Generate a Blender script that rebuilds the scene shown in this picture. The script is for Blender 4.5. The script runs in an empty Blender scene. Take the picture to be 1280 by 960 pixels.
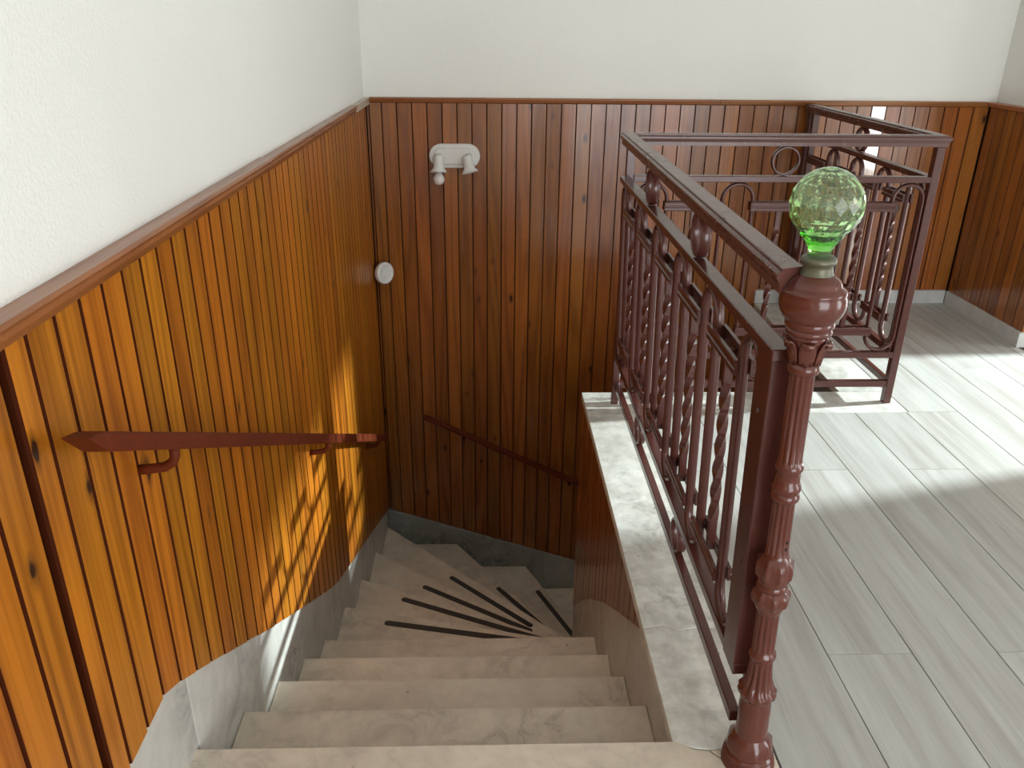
import bpy, bmesh, math, random
from mathutils import Matrix, Vector, noise

random.seed(7)
SC = bpy.context.scene
COL = SC.collection
PI = math.pi

# ------------------------------------------------------------------ camera
cam_d = bpy.data.cameras.new('camera')
cam_d.sensor_width = 36.0
cam_d.lens = 1013.95 / 1280 * 36.0
cam_d.clip_start = 0.02
cam = bpy.data.objects.new('camera', cam_d)
COL.objects.link(cam)
_r = (0.99952556, -0.02918809, 0.00983423)
_d = (-0.00279924, -0.40405451, -0.91473063)
_f = (0.0306728, 0.91426911, -0.40394451)
cam.matrix_world = Matrix(((_r[0], -_d[0], -_f[0], 0.0),
                           (_r[1], -_d[1], -_f[1], 0.0),
                           (_r[2], -_d[2], -_f[2], 1.55),
                           (0, 0, 0, 1)))
SC.camera = cam

# ------------------------------------------------------------------ light
SC.view_settings.view_transform = 'Standard'
SC.view_settings.look = 'None'
SC.view_settings.gamma = 1.0
SC.view_settings.use_curve_mapping = False
SC.view_settings.exposure = 0.57

world = bpy.data.worlds.new('world')
SC.world = world
world.use_nodes = True
bgn = world.node_tree.nodes['Background']
bgn.inputs[0].default_value = (0.93, 0.97, 1.0, 1)
bgn.inputs[1].default_value = 5.0


def light(name, kind, loc, energy, color=(1, 1, 1), target=None, **kw):
    l = bpy.data.lights.new(name, kind)
    l.energy = energy
    l.color = color
    for k, v in kw.items():
        setattr(l, k, v)
    o = bpy.data.objects.new(name, l)
    o.location = loc
    if target is not None:
        o.rotation_euler = (Vector(target) - Vector(loc)).to_track_quat('-Z', 'Y').to_euler()
    COL.objects.link(o)
    return o


# low sun coming in through the doorway on the right
light('sun_beam', 'SPOT', (7.8, 4.09, 2.54), 4700, (0.84, 0.97, 1.0), target=(1.0, 3.2, 0.0),
      spot_size=math.radians(40), spot_blend=0.2, shadow_soft_size=0.085)


def portal(name, loc, target, sx, sy):
    o = light(name, 'AREA', loc, 1, target=target, shape='RECTANGLE', size=sx, size_y=sy)
    o.data.cycles.is_portal = True
    return o


portal('portal_rear', (2.1, -2.99, 1.17), (2.1, 0, 1.17), 2.8, 2.35)
portal('portal_side', (4.19, 0.275, 1.15), (0, 0.275, 1.15), 1.15, 2.1)
portal('portal_doorway', (4.19, 3.56, 0.78), (0, 3.56, 0.78), 0.73, 1.55)

# ------------------------------------------------------------------ helpers
W = {}                      # world matrix of everything that has children


def link(o, parent=None, world=None):
    COL.objects.link(o)
    B = world if world is not None else Matrix()
    o.matrix_basis = B
    if parent is not None:
        o.parent = parent
        o.matrix_parent_inverse = W[parent.name].inverted()
    W[o.name] = B
    return o


def mesh_from(name, bm, mat, smooth=False):
    bmesh.ops.recalc_face_normals(bm, faces=bm.faces)
    me = bpy.data.meshes.new(name)
    bm.to_mesh(me)
    bm.free()
    if mat is not None:
        me.materials.append(mat)
    if smooth:
        for p in me.polygons:
            p.use_smooth = True
        if smooth is not True:
            try:
                me.set_sharp_from_angle(angle=math.radians(smooth))
            except Exception:
                pass
    return me


def obj(name, bm, mat, parent=None, smooth=False, world=None):
    me = bm if isinstance(bm, bpy.types.Mesh) else mesh_from(name, bm, mat, smooth)
    return link(bpy.data.objects.new(name, me), parent, world)


def tag(o, label, cat, group=None):
    o['label'] = label
    o['category'] = cat
    if group:
        o['group'] = group
    return o


def thing(name, loc, label, cat, group=None):
    o = bpy.data.objects.new(name, None)
    o.empty_display_size = 0.1
    link(o, None, Matrix.Translation(loc))
    return tag(o, label, cat, group)


def struct(name, bm, mat, label=None, **kw):
    o = obj(name, bm, mat, **kw)
    o['kind'] = 'structure'
    if label:
        o['label'] = label
    return o


def add_box(bm, x0, x1, y0, y1, z0, z1, bev=0.0, seg=1):
    vs = [bm.verts.new((x, y, z)) for x in (x0, x1) for y in (y0, y1) for z in (z0, z1)]
    fs = []
    for a, b, c, d in ((0, 1, 3, 2), (4, 6, 7, 5), (0, 4, 5, 1), (2, 3, 7, 6), (0, 2, 6, 4), (1, 5, 7, 3)):
        fs.append(bm.faces.new([vs[a], vs[b], vs[c], vs[d]]))
    if bev > 0:
        es = list({e for f in fs for e in f.edges})
        bmesh.ops.bevel(bm, geom=es, offset=bev, segments=seg, affect='EDGES', profile=0.5)


def box(x0, x1, y0, y1, z0, z1, bev=0.0, seg=1):
    bm = bmesh.new()
    add_box(bm, x0, x1, y0, y1, z0, z1, bev, seg)
    return bm


def add_prism(bm, poly, fn, a, b, bev=0.0):
    """poly of 2D points, fn(p, q, t) -> 3D, swept from t=a to t=b"""
    A = [bm.verts.new(fn(p[0], p[1], a)) for p in poly]
    B = [bm.verts.new(fn(p[0], p[1], b)) for p in poly]
    fs = [bm.faces.new(A), bm.faces.new(B[::-1])]
    n = len(poly)
    for i in range(n):
        j = (i + 1) % n
        fs.append(bm.faces.new((A[i], B[i], B[j], A[j])))
    if bev > 0:
        bmesh.ops.recalc_face_normals(bm, faces=bm.faces)
        es = list({e for f in fs for e in f.edges})
        bmesh.ops.bevel(bm, geom=es, offset=bev, segments=1, affect='EDGES', profile=0.5)


def prism(poly, fn, a, b, bev=0.0):
    bm = bmesh.new()
    add_prism(bm, poly, fn, a, b, bev)
    return bm


XY = lambda p, q, t: (p, q, t)
YZ = lambda p, q, t: (t, p, q)
XZ = lambda p, q, t: (p, t, q)


def add_lathe(bm, prof, seg=32, cx=0, cy=0, rfn=None, cap=True):
    rings = []
    for r, z in prof:
        ring = []
        for i in range(seg):
            a = 2 * PI * i / seg
            rr = r if rfn is None else rfn(r, z, a)
            ring.append(bm.verts.new((cx + rr * math.cos(a), cy + rr * math.sin(a), z)))
        rings.append(ring)
    for A, B in zip(rings, rings[1:]):
        for i in range(seg):
            j = (i + 1) % seg
            bm.faces.new((A[i], A[j], B[j], B[i]))
    if cap:
        bm.faces.new(rings[0][::-1])
        bm.faces.new(rings[-1])


def add_sweep(bm, path, sect, up=None, closed=False, upfn=None):
    """sweep the 2D section (side, up) along a 3D path"""
    n = len(path)
    P = [Vector(p) for p in path]
    rings = []
    for i in range(n):
        if closed:
            t = P[(i + 1) % n] - P[i - 1]
        else:
            t = P[min(i + 1, n - 1)] - P[max(i - 1, 0)]
        t.normalize()
        u = Vector(up) if upfn is None else Vector(upfn(i))
        s = t.cross(u).normalized()
        u2 = s.cross(t).normalized()
        rings.append([bm.verts.new(P[i] + s * a + u2 * b) for a, b in sect])
    m = len(sect)
    rng = range(n) if closed else range(n - 1)
    for i in rng:
        A, B = rings[i], rings[(i + 1) % n]
        for k in range(m):
            l = (k + 1) % m
            bm.faces.new((A[k], A[l], B[l], B[k]))
    if not closed:
        bm.faces.new(rings[0][::-1])
        bm.faces.new(rings[-1])


def circle(r, n, sx=1.0, sy=1.0):
    return [(r * sx * math.cos(2 * PI * i / n), r * sy * math.sin(2 * PI * i / n)) for i in range(n)]


# ------------------------------------------------------------------ materials
class NT:
    def __init__(self, name):
        self.m = bpy.data.materials.new(name)
        self.m.use_nodes = True
        self.t = self.m.node_tree
        self.b = self.t.nodes['Principled BSDF']

    def n(self, kind, **kw):
        nd = self.t.nodes.new(kind)
        for k, v in kw.items():
            if k.startswith('_'):
                setattr(nd, k[1:], v)
            else:
                key = k.replace('__', ' ')
                self.put(nd, int(key[1:]) if key[0] == 'i' and key[1:].isdigit() else key, v)
        return nd

    def put(self, nd, key, v):
        s = nd.inputs[key]
        if isinstance(v, bpy.types.NodeSocket):
            self.t.links.new(v, s)
        elif hasattr(v, 'outputs'):
            self.t.links.new(v.outputs[0], s)
        else:
            s.default_value = v

    def math(self, op, a, b=0.0, c=None):
        nd = self.n('ShaderNodeMath', _operation=op, i0=a, i1=b)
        if c is not None:
            self.put(nd, 2, c)
        return nd.outputs[0]

    def mix(self, fac, a, b, blend='MIX'):
        nd = self.t.nodes.new('ShaderNodeMix')
        nd.data_type = 'RGBA'
        nd.blend_type = blend
        self.put(nd, 0, fac)
        self.put(nd, 6, a)
        self.put(nd, 7, b)
        return nd.outputs[2]

    def ramp(self, fac, stops):
        nd = self.t.nodes.new('ShaderNodeValToRGB')
        el = nd.color_ramp.elements
        while len(el) < len(stops):
            el.new(0.5)
        for e, (p, c) in zip(el, stops):
            e.position = p
            e.color = c if len(c) == 4 else (*c, 1)
        self.put(nd, 0, fac)
        return nd.outputs[0]

    def coords(self, rnd=True, scale=(1, 1, 1)):
        tc = self.n('ShaderNodeTexCoord')
        v = tc.outputs['Object']
        self.rand = None
        if rnd:
            oi = self.n('ShaderNodeObjectInfo')
            self.rand = oi.outputs['Random']
            off = self.n('ShaderNodeVectorMath', _operation='SCALE')
            off.inputs[0].default_value = (37.1, 91.7, 53.3)
            self.put(off, 'Scale', self.rand)
            ad = self.n('ShaderNodeVectorMath', _operation='ADD', i0=v, i1=off)
            v = ad.outputs[0]
        self.v = v
        return self.scaled(scale)

    def scaled(self, s):
        mp = self.n('ShaderNodeVectorMath', _operation='MULTIPLY', i0=self.v)
        mp.inputs[1].default_value = s
        return mp.outputs[0]

    def noise(self, vec, scale, detail=2.0, rough=0.5, dist=0.0):
        nd = self.n('ShaderNodeTexNoise', Vector=vec, Scale=scale, Detail=detail, Roughness=rough, Distortion=dist)
        return nd.outputs[0]

    def bump(self, h, strength, dist=0.001):
        bp = self.n('ShaderNodeBump', Strength=strength, Distance=dist, Height=h)
        self.put(self.b, 'Normal', bp)

    def set(self, **kw):
        for k, v in kw.items():
            self.put(self.b, k.replace('__', ' '), v)
        return self.m


def wood_mat(name, light_c, dark_c, rough=0.3, knot=True, coat=0.25, spec=0.5, axis=2):
    t = NT(name)

    def ax(k):                              # grain runs along this axis
        return tuple(k if i == axis else 1 for i in range(3))

    v = t.coords(True, ax(0.05))
    low = t.noise(v, 6.0, 1.5, 0.4)
    rings = t.math('SINE', t.math('MULTIPLY', low, 75.0))
    rings = t.math('MULTIPLY_ADD', rings, 0.5, 0.5)
    rings = t.math('POWER', rings, 1.6)
    fine = t.noise(t.scaled(ax(0.018)), 95.0, 3.0, 0.6)
    fine = t.ramp(fine, [(0.33, (0, 0, 0)), (0.68, (1, 1, 1))])
    f = t.math('ADD', t.math('MULTIPLY', rings, 0.40), t.math('MULTIPLY', fine, 0.44))
    big = t.noise(t.scaled(ax(0.25)), 4.0, 2.0)
    f = t.math('ADD', f, t.math('MULTIPLY', t.math('SUBTRACT', big, 0.5), 0.4))
    f = t.math('SUBTRACT', f, 0.03)
    col = t.ramp(f, [(0.1, light_c), (0.45, [a * 0.62 + b * 0.38 for a, b in zip(light_c, dark_c)]), (0.95, dark_c)])
    hs = t.n('ShaderNodeHueSaturation', Color=col)
    t.put(hs, 'Value', t.math('MULTIPLY_ADD', t.rand, 0.36, 0.8))
    t.put(hs, 'Hue', t.math('MULTIPLY_ADD', t.math('FRACT', t.math('MULTIPLY', t.rand, 17.3)), 0.010, 0.495))
    col = hs.outputs[0]
    if knot:
        vo = t.n('ShaderNodeTexVoronoi', Vector=t.scaled(ax(0.42)), Scale=9.0)
        vo.feature = 'F1'
        d = t.math('ADD', vo.outputs['Distance'], t.math('MULTIPLY', t.noise(t.v, 60.0), 0.06))
        on = t.math('GREATER_THAN', vo.outputs['Color'], 0.55)
        sepc = t.n('ShaderNodeSeparateColor', Color=vo.outputs['Color'])
        on = t.math('GREATER_THAN', sepc.outputs[0], 0.40)
        k = t.ramp(d, [(0.09, (1, 1, 1)), (0.115, (0.5, 0.5, 0.5)), (0.19, (0, 0, 0))])
        k = t.math('MULTIPLY', k, on)
        col = t.mix(k, col, (0.035, 0.011, 0.004, 1))
    rr = t.math('MULTIPLY_ADD', fine, 0.12, rough - 0.04)
    t.bump(f, 0.12, 0.0006)
    return t.set(Base__Color=col, Roughness=rr, Specular__IOR__Level=spec, Coat__Weight=coat, Coat__Roughness=0.16)


def marble_mat(name, base, vein, dirt, rough=0.35, vs=1.0, amount=0.75, mottle=0.5):
    t = NT(name)
    t.coords(True)
    w = t.n('ShaderNodeVectorMath', _operation='ADD', i0=t.v)
    nc = t.n('ShaderNodeTexNoise', Vector=t.v, Scale=3.0 * vs, Detail=3.0)
    sc = t.n('ShaderNodeVectorMath', _operation='SCALE', i0=nc.outputs[1])
    sc.inputs['Scale'].default_value = 0.35
    t.put(w, 1, sc)
    n1 = t.noise(w.outputs[0], 4.5 * vs, 5.0, 0.6, 0.6)
    ridge = t.math('ABSOLUTE', t.math('SUBTRACT', n1, 0.5))
    vfac = t.ramp(ridge, [(0.0, (1, 1, 1)), (0.02, (0.45, 0.45, 0.45)), (0.09, (0, 0, 0))])
    patch = t.ramp(t.noise(t.v, 2.2 * vs, 2.0), [(0.42, (0, 0, 0)), (0.66, (1, 1, 1))])
    vfac = t.math('MULTIPLY', t.math('MULTIPLY', vfac, patch), amount)
    cl = t.ramp(t.noise(w.outputs[0], 2.6 * vs, 4.0, 0.6), [(0.3, base), (0.75, dirt)])
    col = t.mix(vfac, cl, (*vein, 1))
    mott = t.ramp(t.noise(t.v, 17.0, 5.0, 0.65), [(0.40, (1, 1, 1)), (0.68, (0.72, 0.71, 0.69))])
    col = t.mix(mottle, col, mott, 'MULTIPLY')
    hs = t.n('ShaderNodeHueSaturation', Color=col)
    t.put(hs, 'Value', t.math('MULTIPLY_ADD', t.rand, 0.22, 0.90))
    col = hs.outputs[0]
    spots = t.n('ShaderNodeTexVoronoi', Vector=t.v, Scale=11.0)
    sp = t.ramp(t.math('ADD', spots.outputs['Distance'], t.math('MULTIPLY', t.noise(t.v, 45.0), 0.12)),
                [(0.09, (1, 1, 1)), (0.13, (0, 0, 0))])
    scol = t.n('ShaderNodeSeparateColor', Color=spots.outputs['Color'])
    sp = t.math('MULTIPLY', t.math('MULTIPLY', sp, t.math('GREATER_THAN', scol.outputs[0], 0.72)), 0.7)
    col = t.mix(sp, col, (0.16, 0.13, 0.11, 1))
    t.bump(t.noise(t.v, 60.0, 3.0), 0.05, 0.001)
    return t.set(Base__Color=col, Roughness=t.math('MULTIPLY_ADD', t.noise(t.v, 9.0, 3.0), 0.25, rough - 0.1))


def paint_mat(name, c, rough=0.28, bump=0.25):
    t = NT(name)
    t.coords(False)
    n = t.noise(t.v, 14.0, 3.0)
    col = t.mix(t.ramp(n, [(0.35, (0, 0, 0)), (0.7, (1, 1, 1))]), (*c, 1), (*[x * 0.92 for x in c], 1))
    t.bump(t.noise(t.v, 70.0, 2.0), bump, 0.0012)
    return t.set(Base__Color=col, Roughness=t.math('MULTIPLY_ADD', n, 0.14, rough - 0.05))


def plaster_mat(name, c):
    t = NT(name)
    t.coords(False)
    h = t.noise(t.v, 130.0, 3.0, 0.6)
    big = t.noise(t.v, 1.6, 2.0)
    col = t.mix(big, (*c, 1), (*[x * 0.95 for x in c], 1))
    t.bump(h, 0.8, 0.003)
    return t.set(Base__Color=col, Roughness=0.85)


def tile_mat(name):
    t = NT(name)
    v = t.coords(True, (1, 0.07, 1))
    g = t.noise(v, 22.0, 4.0, 0.6, 0.5)
    streak = t.noise(t.scaled((1, 0.03, 1)), 150.0, 2.0)
    cath = t.math('SINE', t.math('MULTIPLY', t.noise(v, 5.0, 1.5), 40.0))
    f = t.math('ADD', t.math('MULTIPLY', g, 0.75), t.math('MULTIPLY', streak, 0.22))
    f = t.math('ADD', f, t.math('MULTIPLY', cath, 0.05))
    col = t.ramp(f, [(0.3, (0.49, 0.49, 0.45)), (0.5, (0.42, 0.412, 0.378)), (0.72, (0.32, 0.29, 0.262))])
    hs = t.n('ShaderNodeHueSaturation', Color=col)
    t.put(hs, 'Value', t.math('MULTIPLY_ADD', t.rand, 0.1, 0.95))
    t.bump(f, 0.1, 0.0008)
    return t.set(Base__Color=hs.outputs[0], Roughness=t.math('MULTIPLY_ADD', streak, 0.14, 0.34))


def plain_mat(name, c, rough=0.5, **kw):
    t = NT(name)
    t.coords(False)
    n = t.noise(t.v, 40.0, 2.0)
    col = t.mix(n, (*c, 1), (*[x * 0.9 for x in c], 1))
    return t.set(Base__Color=col, Roughness=rough, **kw)


M_LEFT = wood_mat('pine_varnished', (0.47, 0.155, 0.010), (0.20, 0.052, 0.003), rough=0.36, coat=0.08, spec=0.3)  # same pine as the back boards; sunlit bounce put into the golden tone
M_BACK = wood_mat('pine_varnished_dim_red', (0.31, 0.098, 0.016), (0.13, 0.034, 0.004), rough=0.22, coat=0.4)  # same pine, painted darker and redder for the duller light there
M_TRIM = wood_mat('pine_moulding', (0.34, 0.125, 0.036), (0.2, 0.062, 0.016), knot=False, axis=1)
M_TRIM_X = wood_mat('pine_moulding_cross', (0.32, 0.115, 0.034), (0.18, 0.056, 0.015), knot=False, axis=0)
M_EDGE_L = plain_mat('groove_shade_dirt', (0.05, 0.009, 0.0015), 0.8, Specular__IOR__Level=0.08)  # groove shade and dirt painted as a dark colour on board edges
M_EDGE = plain_mat('groove_shade_dirt_red', (0.085, 0.026, 0.008), 0.6, Specular__IOR__Level=0.2)  # lighter version for the other boards, shade and dirt in the colour
M_GLOSSY = wood_mat('pine_thick_lacquer', (0.40, 0.16, 0.055), (0.19, 0.065, 0.02), rough=0.08, coat=1.0)
M_GLOSSY.node_tree.nodes['Principled BSDF'].inputs['Coat IOR'].default_value = 2.1
M_GLOSSY.node_tree.nodes['Principled BSDF'].inputs['Coat Roughness'].default_value = 0.03
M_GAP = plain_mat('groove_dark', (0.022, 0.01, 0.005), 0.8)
M_WALL = plaster_mat('white_plaster', (0.86, 0.85, 0.80))
M_STEP = marble_mat('stair_marble', (0.80, 0.70, 0.565), (0.33, 0.28, 0.23), (0.62, 0.53, 0.42), amount=0.6)
M_SKIRT = marble_mat('skirting_marble', (0.62, 0.60, 0.55), (0.24, 0.24, 0.23), (0.45, 0.43, 0.39), amount=0.85)
M_DARKSK = marble_mat('veined_grey_marble', (0.42, 0.43, 0.40), (0.06, 0.065, 0.06), (0.27, 0.28, 0.26), vs=1.3, amount=1.0)
M_SILL = marble_mat('sill_marble', (0.72, 0.71, 0.66), (0.36, 0.35, 0.33), (0.50, 0.475, 0.41), vs=1.6, amount=0.8, mottle=1.0)
M_BASE = marble_mat('baseboard_marble', (0.62, 0.62, 0.60), (0.40, 0.40, 0.39), (0.52, 0.52, 0.50), amount=0.4)
M_TILE = tile_mat('wood_look_tile')
M_GROUT = plain_mat('grout', (0.2, 0.185, 0.165), 0.9)
M_IRON = paint_mat('oxblood_paint', (0.082, 0.025, 0.019), 0.2)
M_RAIL = paint_mat('oxblood_handrail', (0.10, 0.036, 0.028), 0.24, 0.04)
M_NEWEL = paint_mat('oxblood_newel', (0.105, 0.028, 0.019), 0.12, 0.3)
M_WRAIL = paint_mat('red_brown_rail', (0.115, 0.019, 0.0045), 0.55, 0.1)
M_WRAIL.node_tree.nodes['Principled BSDF'].inputs['Specular IOR Level'].default_value = 0.18
M_COLLAR = plain_mat('bronze_collar', (0.12, 0.115, 0.075), 0.4, Metallic=0.4)
M_WHITE = plain_mat('white_plastic', (0.74, 0.72, 0.68), 0.35)
M_BULB = plain_mat('opal_bulb', (0.78, 0.73, 0.70), 0.15)
M_STRIP = plain_mat('anti_slip', (0.055, 0.046, 0.038), 0.85)
M_CEIL = plaster_mat('ceiling_paint', (0.80, 0.80, 0.78))
M_PALE = wood_mat('pale_raw_wood', (0.55, 0.45, 0.33), (0.36, 0.28, 0.19), knot=False, coat=0.0)
M_HOLE = plain_mat('screw_hole', (0.01, 0.006, 0.005), 0.8)


def glass_mat():
    m = bpy.data.materials.new('green_glass')
    m.use_nodes = True
    nt = m.node_tree
    b = nt.nodes['Principled BSDF']
    b.inputs['Base Color'].default_value = (0.95, 1.0, 0.90, 1)
    b.inputs['Roughness'].default_value = 0.02
    b.inputs['Transmission Weight'].default_value = 0.97
    b.inputs['IOR'].default_value = 1.4
    ab = nt.nodes.new('ShaderNodeVolumeAbsorption')
    ab.inputs['Color'].default_value = (0.42, 0.93, 0.14, 1)
    ab.inputs['Density'].default_value = 52.0
    nt.links.new(ab.outputs[0], nt.nodes['Material Output'].inputs['Volume'])
    return m


M_GLASS = glass_mat()

# ------------------------------------------------------------------ measures
L = -0.668          # face of the left boards
D = 4.745           # face of the back boards
TZ = 1.185          # top of the dado trim
RX = 2.846          # face of the right-hand boards
CY = 3.987          # face of the nib's front boards
A = 0.437           # stair edge of the marble curb
RS = 0.195          # riser
NOSE = [1.408, 1.711, 2.027, 2.342, 2.661]
CE = 2.9            # ceiling

# ------------------------------------------------------------------ structure
bm = box(-0.90, -0.70, -3.2, 4.98, -2.9, CE)
add_box(bm, -0.71, -0.674, -3.0, 4.775, TZ - 0.011, CE)
wall_left = struct('wall_left', bm, M_WALL)
bm = box(-0.70, 4.4, 4.775, 4.98, -2.9, CE)
add_box(bm, -0.674, RX + 0.03, 4.745, 4.785, TZ - 0.011, CE)
wall_back = struct('wall_back', bm, M_WALL)
wall_right = struct('wall_right', box(RX + 0.03, 4.198, CY + 0.03, 4.775, 0.0, CE), M_WALL)

bm = bmesh.new()                                   # the room's far right wall: a doorway and a window
for y0, y1, z0, z1 in ((-3.2, -0.3, 0, CE), (-0.3, 0.85, 0, 0.1), (-0.3, 0.85, 2.2, CE), (0.85, 3.19, 0, CE),
                       (3.19, 3.94, 1.55, CE), (3.94, 4.775, 0, CE)):
    add_box(bm, 4.2, 4.4, y0, y1, z0, z1)
struct('wall_outer', bm, M_WALL)
bm = bmesh.new()
for x0, x1, z0, z1 in ((-0.70, 0.7, 0, CE), (0.7, 3.5, 2.35, CE), (3.5, 4.2, 0, CE)):
    add_box(bm, x0, x1, -3.2, -3.0, z0, z1)
struct('wall_front', bm, M_WALL)
struct('ceiling', box(-0.9, 4.4, -3.2, 4.98, CE, CE + 0.2), M_CEIL)

# floor slab with the L-shaped stair well left open
bm = bmesh.new()
add_box(bm, -0.70, 0.69, -3.0, 1.36, -0.30, -0.012)
add_box(bm, 0.69, 4.2, -3.0, 3.19, -0.30, -0.010)
add_box(bm, 1.68, 4.2, 3.19, 4.775, -0.30, -0.010)
floor = struct('floor', bm, M_GROUT)

xs = [0.685 + 0.2345 * i for i in range(-1, 16)]
xs[0] = 0.672
for ci in range(15):
    x0, x1 = (xs[1], xs[2]) if ci == 0 else (xs[ci + 1], xs[ci + 2])
    if ci == 0:
        x0 = 0.672
    off = 1.69 if ci % 2 == 1 else 2.684
    if ci == 5:
        off = 3.19
    y = off - 6.0
    while y < 4.78:
        a, b = max(y, -3.0), min(y + 2.0, 4.742)
        y += 2.0
        xx0, xx1 = x0, min(x1, 4.198)
        segs = []
        if xx1 <= xx0 + 0.01 or b - a < 0.02:
            continue
        if xx0 < 1.84:                     # stops at the marble sill
            b = min(b, 3.185)
        elif xx0 < 1.87 and b > 3.19:
            segs = [(xx0, xx1, a, 3.185), (1.87, xx1, 3.185, b)] if a < 3.1 else [(1.87, xx1, a, b)]
        if xx1 > RX and b > CY:
            if xx0 >= RX:
                b = min(b, CY + 0.004)
            else:
                segs = [(xx0, RX, a, b)]
        if b - a < 0.02:
            continue
        for (p, q, r, s) in (segs or [(xx0, xx1, a, b)]):
            obj('tile', box(p + 0.001, q - 0.001, r + 0.001, s - 0.001, -0.0098, 0.0, 0.0012), M_TILE, floor)

# landing in front of the stairs
for y0, y1 in ((-3.0, -1.9), (-1.9, -0.95), (-0.95, 0.1)):
    obj('landing_slab', box(-0.698, 0.665, y0 + 0.001, y1 - 0.001, -0.0115, 0.0, 0.001), M_STEP, floor)
obj('landing_slab', prism([(-0.698, 0.101), (0.53, 0.101), (0.59, 1.30), (0.517, 1.379), (0.484, 1.383), (0.446, 1.407), (-0.698, 1.407)],
                          XY, -0.035, 0.0, 0.002), M_STEP, floor)
obj('landing_slab', prism([(0.534, 0.101), (0.668, 0.101), (0.668, 1.379), (0.521, 1.379), (0.594, 1.302)], XY, -0.011, 0.0, 0.001), M_STEP, floor)

# wall that carries the curb beside the stairs, and the one that returns under the far sill
bm = bmesh.new()
add_prism(bm, [(0.475, 1.385), (0.69, 1.385), (0.69, 3.19), (1.68, 3.19), (1.68, 3.36), (0.475, 3.36)], XY, -2.9, -0.034)
wall_stair = struct('wall_stair', bm, M_GAP)
bm = box(1.68, 1.80, 3.37, 4.775, -2.9, -0.31)
struct('wall_well', bm, M_WALL)
struct('floor_lower', box(-0.70, 1.68, 1.2, 4.775, -2.9, -2.75), M_GROUT)

# marble curb and sills round the well
curb = struct('trim_1', prism([(A, 1.409), (0.484, 1.386), (0.517, 1.382), (0.668, 1.382), (0.668, 1.795), (0.60, 1.802), (0.54, 1.79), (0.49, 1.81), (A, 1.80)],
                              XY, -0.033, 0.0, 0.002), M_SILL, 'worn white marble curb slab beside the stairs')
obj('marble_slab', prism([(A, 1.802), (0.49, 1.812), (0.54, 1.792), (0.60, 1.804), (0.668, 1.797), (0.668, 3.17), (A, 3.17)], XY, -0.033, 0.0, 0.002), M_SILL, curb)
obj('marble_slab', prism([(A, 3.172), (1.868, 3.188), (1.868, 3.41), (A, 3.41)], XY, -0.033, 0.0, 0.002), M_SILL, curb)
obj('marble_slab', box(1.645, 1.868, 3.412, 4.726, -0.033, 0.0, 0.002), M_SILL, curb)


# ------------------------------------------------------------------ wainscot boards
def board(w, t, zb, zt, c=0.005, g=0.0018):
    """tongue and groove board: u across, v out; zb is a function of u"""
    bm = bmesh.new()
    pr = [(g, 0), (g, t - c), (g + c * 0.7, t), (w - g - c * 0.7, t), (w - g, t - c), (w - g, 0)]
    lo = [bm.verts.new((u, v, zb(u))) for u, v in pr]
    hi = [bm.verts.new((u, v, zt)) for u, v in pr]
    n = len(pr)
    for i in range(n):
        j = (i + 1) % n
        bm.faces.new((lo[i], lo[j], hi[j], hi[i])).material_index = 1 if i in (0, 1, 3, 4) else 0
    bm.faces.new(lo[::-1])
    bm.faces.new(hi)
    return bm


tilt = random.Random(11)


def place_board(w, t, zb, zt, origin, udir, vdir, mat, parent, **kw):
    if mat is not M_LEFT:                      # boards never sit perfectly flat
        aa = tilt.uniform(-0.014, 0.014)
        ca, sa = math.cos(aa), math.sin(aa)
        udir, vdir = (udir[0] * ca + vdir[0] * sa, udir[1] * ca + vdir[1] * sa), (vdir[0] * ca - udir[0] * sa, vdir[1] * ca - udir[1] * sa)
        kw.setdefault('g', 0.0011)
        kw.setdefault('c', 0.0036)
    B = Matrix((( udir[0], vdir[0], 0, origin[0]), (udir[1], vdir[1], 0, origin[1]), (0, 0, 1, 0), (0, 0, 0, 1)))
    o = obj('board', board(w, t, zb, zt, **kw), mat, parent, world=B)
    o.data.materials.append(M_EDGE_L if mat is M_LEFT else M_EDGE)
    return o


SK = [(-3.0, 0.276), (1.30, 0.276), (1.319, 0.27), (1.429, 0.205), (1.675, 0.052), (2.011, -0.161), (2.391, -0.39),
      (2.70, -0.575), (2.963, -0.726), (3.30, -0.865), (3.70, -1.03), (4.125, -1.205), (4.76, -1.478)]


def skirt(y):
    for (a, za), (b, zb) in zip(SK, SK[1:]):
        if y <= b:
            return za + (zb - za) * (y - a) / (b - a)
    return SK[-1][1]


lefts = []
y = 1.291
while y > 1.1:
    y -= 0.0846
ys = []
k = 0
y = 1.291 - 0.0846 * 2
lefts.append((1.062, y))
while y < D - 0.03:
    n = min(y + 0.0846, D)
    lefts.append((y, n))
    y = n
y = 1.049
while y > -1.3:
    lefts.append((y - 0.0846, y))
    y -= 0.0846
for a, b in lefts:
    near = a < 1.05
    place_board(b - a, 0.03 if not near else 0.026, lambda u, a=a: skirt(a + u) + 0.001 + (0.0012 * math.sin(a * 200)), TZ - 0.012,
                (-0.698, a), (0, 1), (1, 0), M_LEFT, wall_left)
# edge strip that closes the panel beside the gap
obj('backing', box(-0.7005, -0.6985, -1.4, D, -1.45, TZ - 0.03), M_GAP, wall_left)

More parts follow.
